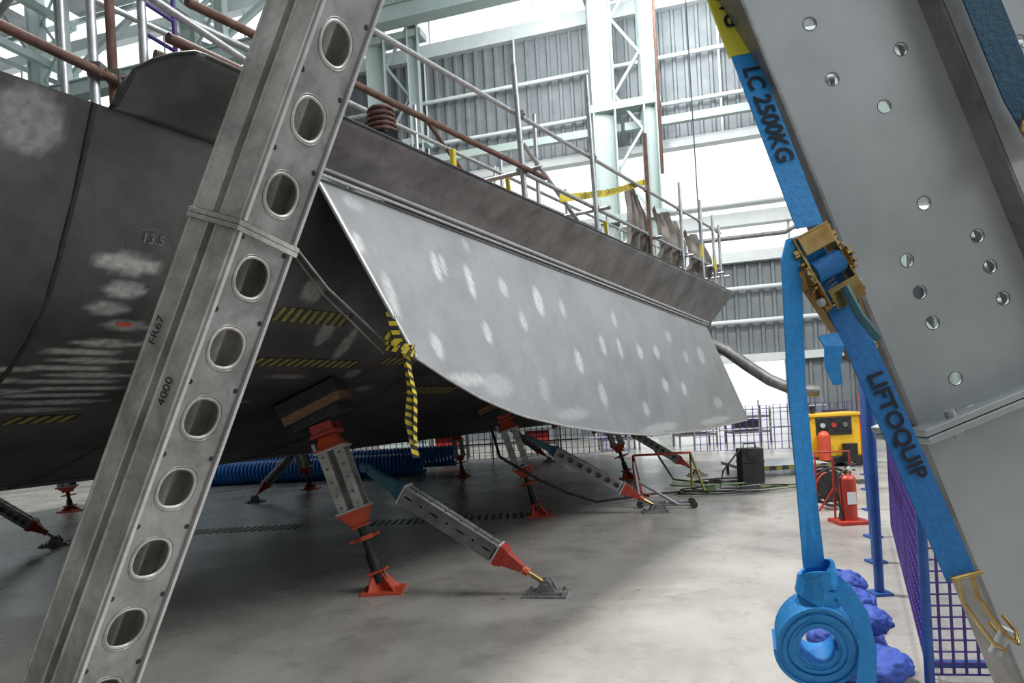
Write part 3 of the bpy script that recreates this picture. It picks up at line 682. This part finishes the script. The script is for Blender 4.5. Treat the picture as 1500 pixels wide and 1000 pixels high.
# ------------------------------------------------------------------ fences right
b=B('safety_netting_fence')
def net(p,q,z0,z1,sp,th,m=purp):
    p=V(p);q=V(q);n=max(1,int((q-p).length/sp));
    for i in range(n+1):
        x=p.lerp(q,i/n); b.beam(x+V((0,0,z0)),x+V((0,0,z1)),th,th*.5,m)
    k=int((z1-z0)/sp)
    for j in range(k+1):
        z=z0+j*(z1-z0)/k; b.beam(p+V((0,0,z)),q+V((0,0,z)),th,th*.5,m)
F0=V((2.12,3.6,0)); F1=V((6.35,12.,0))
net(F0,F0.lerp(F1,.45),.05,1.12,.085,.016); net(F0,V((3.6,3.35,0)),.05,1.14,.06,.013)
b.done()
b=B('blue_barrier_posts')
for f in(.19,.3,.42,.6,.8,1):
    x=F0.lerp(F1,f)+V((-.22,-.02,0)); hh=2.45
    b.cyl(x,x+V((0,0,hh)),.034,bpost); b.box(x+V((0,0,.01)),(.14,.14,.02),bpost)
for z in(1.15,1.8,2.4): b.cyl(F0.lerp(F1,.19)+V((-.22,0,z)),F1+V((-.22,0,z)),.018,bpost)
for z in(.1,1.16): b.cyl(F0+V((0,0.02,z)),V((3.6,3.37,z)),.022,bpost)
b.cyl(F0,F0+V((0,0,1.2)),.025,bpost)
b.done()
b=B('blue_sandbags')
for (x,y,z,s_) in((1.88,4.0,.10,.19),(2.0,4.35,.10,.20),(1.95,4.15,.28,.16),(2.14,4.7,.1,.19),(2.08,4.5,.30,.15),(1.84,3.65,.10,.18),(1.9,3.85,.27,.14)):
    b.sphere((x,y,z),s_,bagm,(1.15,.95,.55),24,16,None,.06)
o=b.done()
sb=o.modifiers.new('sub','SUBSURF'); sb.levels=2; sb.render_levels=2
tx=bpy.data.textures.new('bag_wrinkles','CLOUDS'); tx.noise_scale=.05; md=o.modifiers.new('wr','DISPLACE'); md.texture=tx; md.strength=.04; md.texture_coords='GLOBAL'
b=B('safety_netting_fence')
net((-9,18.3,0),(3.2,19.0,0),.1,1.0,.16,.02); net((4.6,17.5,0),(8.2,16.5,0),.1,1.2,.16,.02)
b.done()
b=B('barrier_scaffold_rails')
for z in(.5,1.05): tube(V((-12,18.0,z)),V((9,19.6,z)))
for k in range(12): x=-12+k*1.9; tube(V((x,18.0+.076*(x+12),0)),V((x,18.0+.076*(x+12),1.3)))
b.done()
b=B('blue_hose_coils')
for (x0,x1,y,z) in((-8.8,-2.2,16.5,.26),(-7.5,-1.5,17.2,.36)):
    n=int((x1-x0)/.09)*10
    b.path([V((x0+(x1-x0)*i/n,y+.30*math.cos(i*.628),z+.24*math.sin(i*.628))) for i in range(n)],.04,hosb,6)
b.done()
# ------------------------------------------------------------------ floor equipment
b=B('yellow_power_unit'); X0,Y0=6.35,13.8
b.box((X0,Y0,.14),(1.15,.8,.12),darkst); b.box((X0,Y0,.60),(1.0,.7,.80),yelm); b.box((X0-.05,Y0-.36,.80),(.7,.03,.35),darkst); b.box((X0,Y0,1.02),(1.08,.78,.06),yelm)
for k in range(3): b.cyl((X0-.28+k*.22,Y0-.4,.82),(X0-.28+k*.22,Y0-.36,.82),.05,(galv,redm,galvd)[k])
b.cyl((X0-.3,Y0-.45,.15),(X0-.3,Y0-.45,.6),.12,orng); b.sphere((X0-.3,Y0-.45,.6),.12,orng)
b.cyl((X0+.2,Y0-.45,.1),(X0+.2,Y0-.45,.45),.14,darkst); b.cyl((X0+.5,Y0-.35,.1),(X0+.5,Y0-.35,1.4),.03,orng)
b.cyl((X0-.3,Y0,1.05),(X0-.3,Y0,1.2),.05,darkst); b.beam((X0-.2,Y0-.2,1.1),(X0+.3,Y0-.2,1.1),.04,.04,darkst)
for sx in(-.4,.4):
    b.cyl((X0+sx,Y0-.42,.1),(X0+sx,Y0-.34,.1),.1,black)
    b.cyl((X0+sx,Y0+.34,.1),(X0+sx,Y0+.42,.1),.1,black)
b.done(None,.01)
b=B('fire_extinguisher'); X0,Y0=3.82,7.9
b.box((X0,Y0,.02),(.34,.34,.04),redm); b.cyl((X0,Y0,.04),(X0,Y0,.5),.095,redm,seg=20); b.sphere((X0,Y0,.5),.095,redm,(1,1,.7)); b.cyl((X0,Y0,.54),(X0,Y0,.62),.022,brass)
b.beam((X0-.02,Y0,.64),(X0+.12,Y0,.68),.03,.012,black); b.beam((X0-.02,Y0,.61),(X0+.1,Y0,.61),.03,.012,black); b.cyl((X0+.02,Y0-.05,.63),(X0+.02,Y0-.02,.63),.025,whit2)
b.path([(X0-.02,Y0,.6),(X0-.1,Y0-.02,.58),(X0-.13,Y0-.03,.4),(X0-.11,Y0-.04,.15)],.012,black); b.cyl((X0-.11,Y0-.04,.15),(X0-.11,Y0-.04,.06),.014,black,.03)
b.cyl((X0-.1,Y0+.12,.04),(X0-.1,Y0+.12,.75),.012,redm); b.cyl((X0+.1,Y0+.12,.04),(X0+.1,Y0+.12,.75),.012,redm); b.box((X0,Y0-.096,.3),(.1,.005,.14),whit2); b.done()
b=B('hose_reel_drum'); X0,Y0=4.05,8.9
for y in(-.14,.14): b.path([(X0+.24*math.cos(k*.314),Y0+y,.30+.24*math.sin(k*.314)) for k in range(20)],.018,black,6,True); b.cyl((X0,Y0+y-.01,.3),(X0,Y0+y+.01,.3),.2,darkst,seg=20)
b.cyl((X0,Y0-.13,.3),(X0,Y0+.13,.3),.17,redm,seg=20)
for sx in(-.2,.2):
    for y in(-.16,.16): b.cyl((X0+sx,Y0+y,0),(X0,Y0+y,.3),.014,redm)
b.path([(X0-.22,Y0-.16,.3),(X0-.22,Y0-.16,.75),(X0+.22,Y0-.16,.75),(X0+.22,Y0-.16,.3)],.014,redm); b.done()
b=B('black_equipment_case'); X0,Y0=3.95,11.5
b.box((X0,Y0,.33),(.36,.3,.58),black); b.box((X0,Y0,.40),(.38,.32,.02),darkst); b.box((X0,Y0-.155,.5),(.2,.01,.12),darkst)
b.path([(X0-.1,Y0,.62),(X0-.1,Y0,.7),(X0+.1,Y0,.7),(X0+.1,Y0,.62)],.012,black)
for sx in(-.14,.14): b.cyl((X0+sx-.02,Y0-.12,.04),(X0+sx+.02,Y0-.12,.04),.04,black); b.cyl((X0+sx-.02,Y0+.12,.04),(X0+sx+.02,Y0+.12,.04),.04,black)
b.done(None,.012)
b=B('low_work_platform'); b.box((4.95,13.1,.16),(1.6,1.4,.06),galv)
for k in range(14): b.box((4.2+k*.115,12.39,.16),(.1,.02,.08),hyeld if k%2 else black)
for sx in(-.7,.7):
    for sy in(-.6,.6): b.cyl((4.95+sx,13.1+sy,0),(4.95+sx,13.1+sy,.14),.03,galvd)
b.done()
b=B('floor_cable_ramp')
for k in range(9):
    x=3.7+k*.22; q=[V((x,11.05+z0,z)) for z0,z in((-.15,0),(-.06,.05),(.06,.05),(.15,0))]; b.hexa(q,[p+V((.2,0,0)) for p in q],hyeld if k%2 else black)
b.done()
b=B('tube_trolley')
for (p,q) in(((1.75,9.75,.05),(2.45,9.5,.05)),((1.8,10.0,.05),(2.5,9.8,.05)),((1.75,9.75,.05),(1.7,9.85,.62)),((1.8,10,.05),(1.75,10.1,.62)),((1.7,9.85,.62),(1.75,10.1,.62)),((1.7,9.85,.4),(2.25,9.55,.05)),((2.1,9.62,.05),(2.15,9.9,.05))):
    b.cyl(p,q,.022,tubem)
for p in((2.45,9.5,.05),(2.5,9.8,.05),(1.75,9.75,.05)): b.cyl(V(p)-V((0,.03,0)),V(p)+V((0,.03,0)),.05,black)
b.done()
b=B('yellow_tube_stand')
for (p,q) in(((1.95,11.3,.02),(1.95,11.3,.62)),((2.9,11.3,.02),(2.9,11.3,.62)),((1.95,11.3,.62),(2.9,11.3,.62)),((1.95,11.3,.02),(2.1,10.8,.02)),((2.9,11.3,.02),(3.05,10.8,.02)),((1.95,11.3,.62),(2.0,10.9,.02)),((2.9,11.3,.62),(3.0,10.9,.02))):
    b.cyl(p,q,.02,orng if p[0]<2 else hyeld)
b.done()
b=B('floor_hoses')
for k in range(9):
    x0=2.9+random.random()*.8;y0=10.6+random.random()*1.8;a=random.random()*6
    pts=[(x0+.55*math.cos(a+i*.35)*(1+.1*k*.2)+.03*i,y0+.28*math.sin(a+i*.35),.03+.01*k%.05) for i in range(16)]
    b.path(pts,.014,(grnh,black,galvd)[k%3],6)
b.path([(-.3,9.2,1.3),(-.2,9.0,.9),(.3,9.2,.55),(.7,9.6,.3),(1.2,10.4,.03),(2.2,10.9,.03),(3.2,11,.03)],.02,black,6)
b.path([(4.0,11.4,.6),(3.7,11.2,.65),(3.4,11.2,.3),(3.3,11.1,.03),(3.8,10.9,.03),(4.4,11,.03)],.015,black,6)
b.path([(2.6,14,1.6),(2.6,13.5,.8),(2.9,12.6,.03),(3.3,11.8,.03)],.02,grnh,6)
b.done()
b=B('background_stillage')
for x in(-2.5,.2,2.6,4.9,6.5,8.8):
    for dx in(0,1.1):
        for dy in(0,.8): b.cyl((x+dx,20.2+dy,0),(x+dx,20.2+dy,1.1),.03,galvd)
    b.box((x+.55,20.6,.35),(1.1,.8,.06),galvd); b.box((x+.55,20.6,.8),(1.1,.8,.06),galvd); b.box((x+.5,20.6,.55),(.7,.5,.34),redm if x<1 else darkst)
b.done()
b=B('dark_floor_bars')  # rows of thin dark bars laid on the floor
for (x,y) in((-4.2,9.8),(-1.,9.7)):
    for k in range(22): b.box((x-1.05+k*.1,y,.003),(.04,.4,.006),darkst)
b.done()
# ------------------------------------------------------------------ light
w=bpy.data.worlds.new('overcast_sky'); S.world=w; w.use_nodes=True
bg=w.node_tree.nodes['Background']; bg.inputs[0].default_value=(.92,.97,1,1); bg.inputs[1].default_value=1.6
def area(name,loc,target,size,power,col=(1,1,1)):
    l=bpy.data.lights.new(name,'AREA'); l.size=size; l.energy=power; l.color=col; l.shape='SQUARE'
    o=bpy.data.objects.new(name,l); S.collection.objects.link(o); o.location=loc
    o.rotation_euler=(V(target)-V(loc)).to_track_quat('-Z','Y').to_euler()
area('skylight_lamp',(-3.2,9.0,19.5),(1.5,7,0),2.2,6000,(1,.985,.955))
area('right_fill_lamp',(13,2,14),(1,8,1),6,2200,(.98,.99,1))  # added fill light, high on the right
area('back_wall_lamp',(5,24,17),(5,34,10),7,1400,(.94,.98,1))  # area light inside the hall, aimed at the back wall
# ------------------------------------------------------------------ camera
cd=bpy.data.cameras.new('camera'); cam=bpy.data.objects.new('camera',cd); S.collection.objects.link(cam)
cd.lens=24; cd.sensor_width=36; cd.shift_y=.06; cd.clip_start=.05; cd.clip_end=300
s_=.055;c_=math.sqrt(1-s_*s_)
mt=Matrix(((c_,s_,0),(0,0,-1),(-s_,c_,0))).to_4x4(); mt.translation=V((0,0,1.6)); cam.matrix_world=mt
S.camera=cam
try:
    S.view_settings.view_transform='Standard'; S.view_settings.look='None'
except Exception as ex: print(ex)
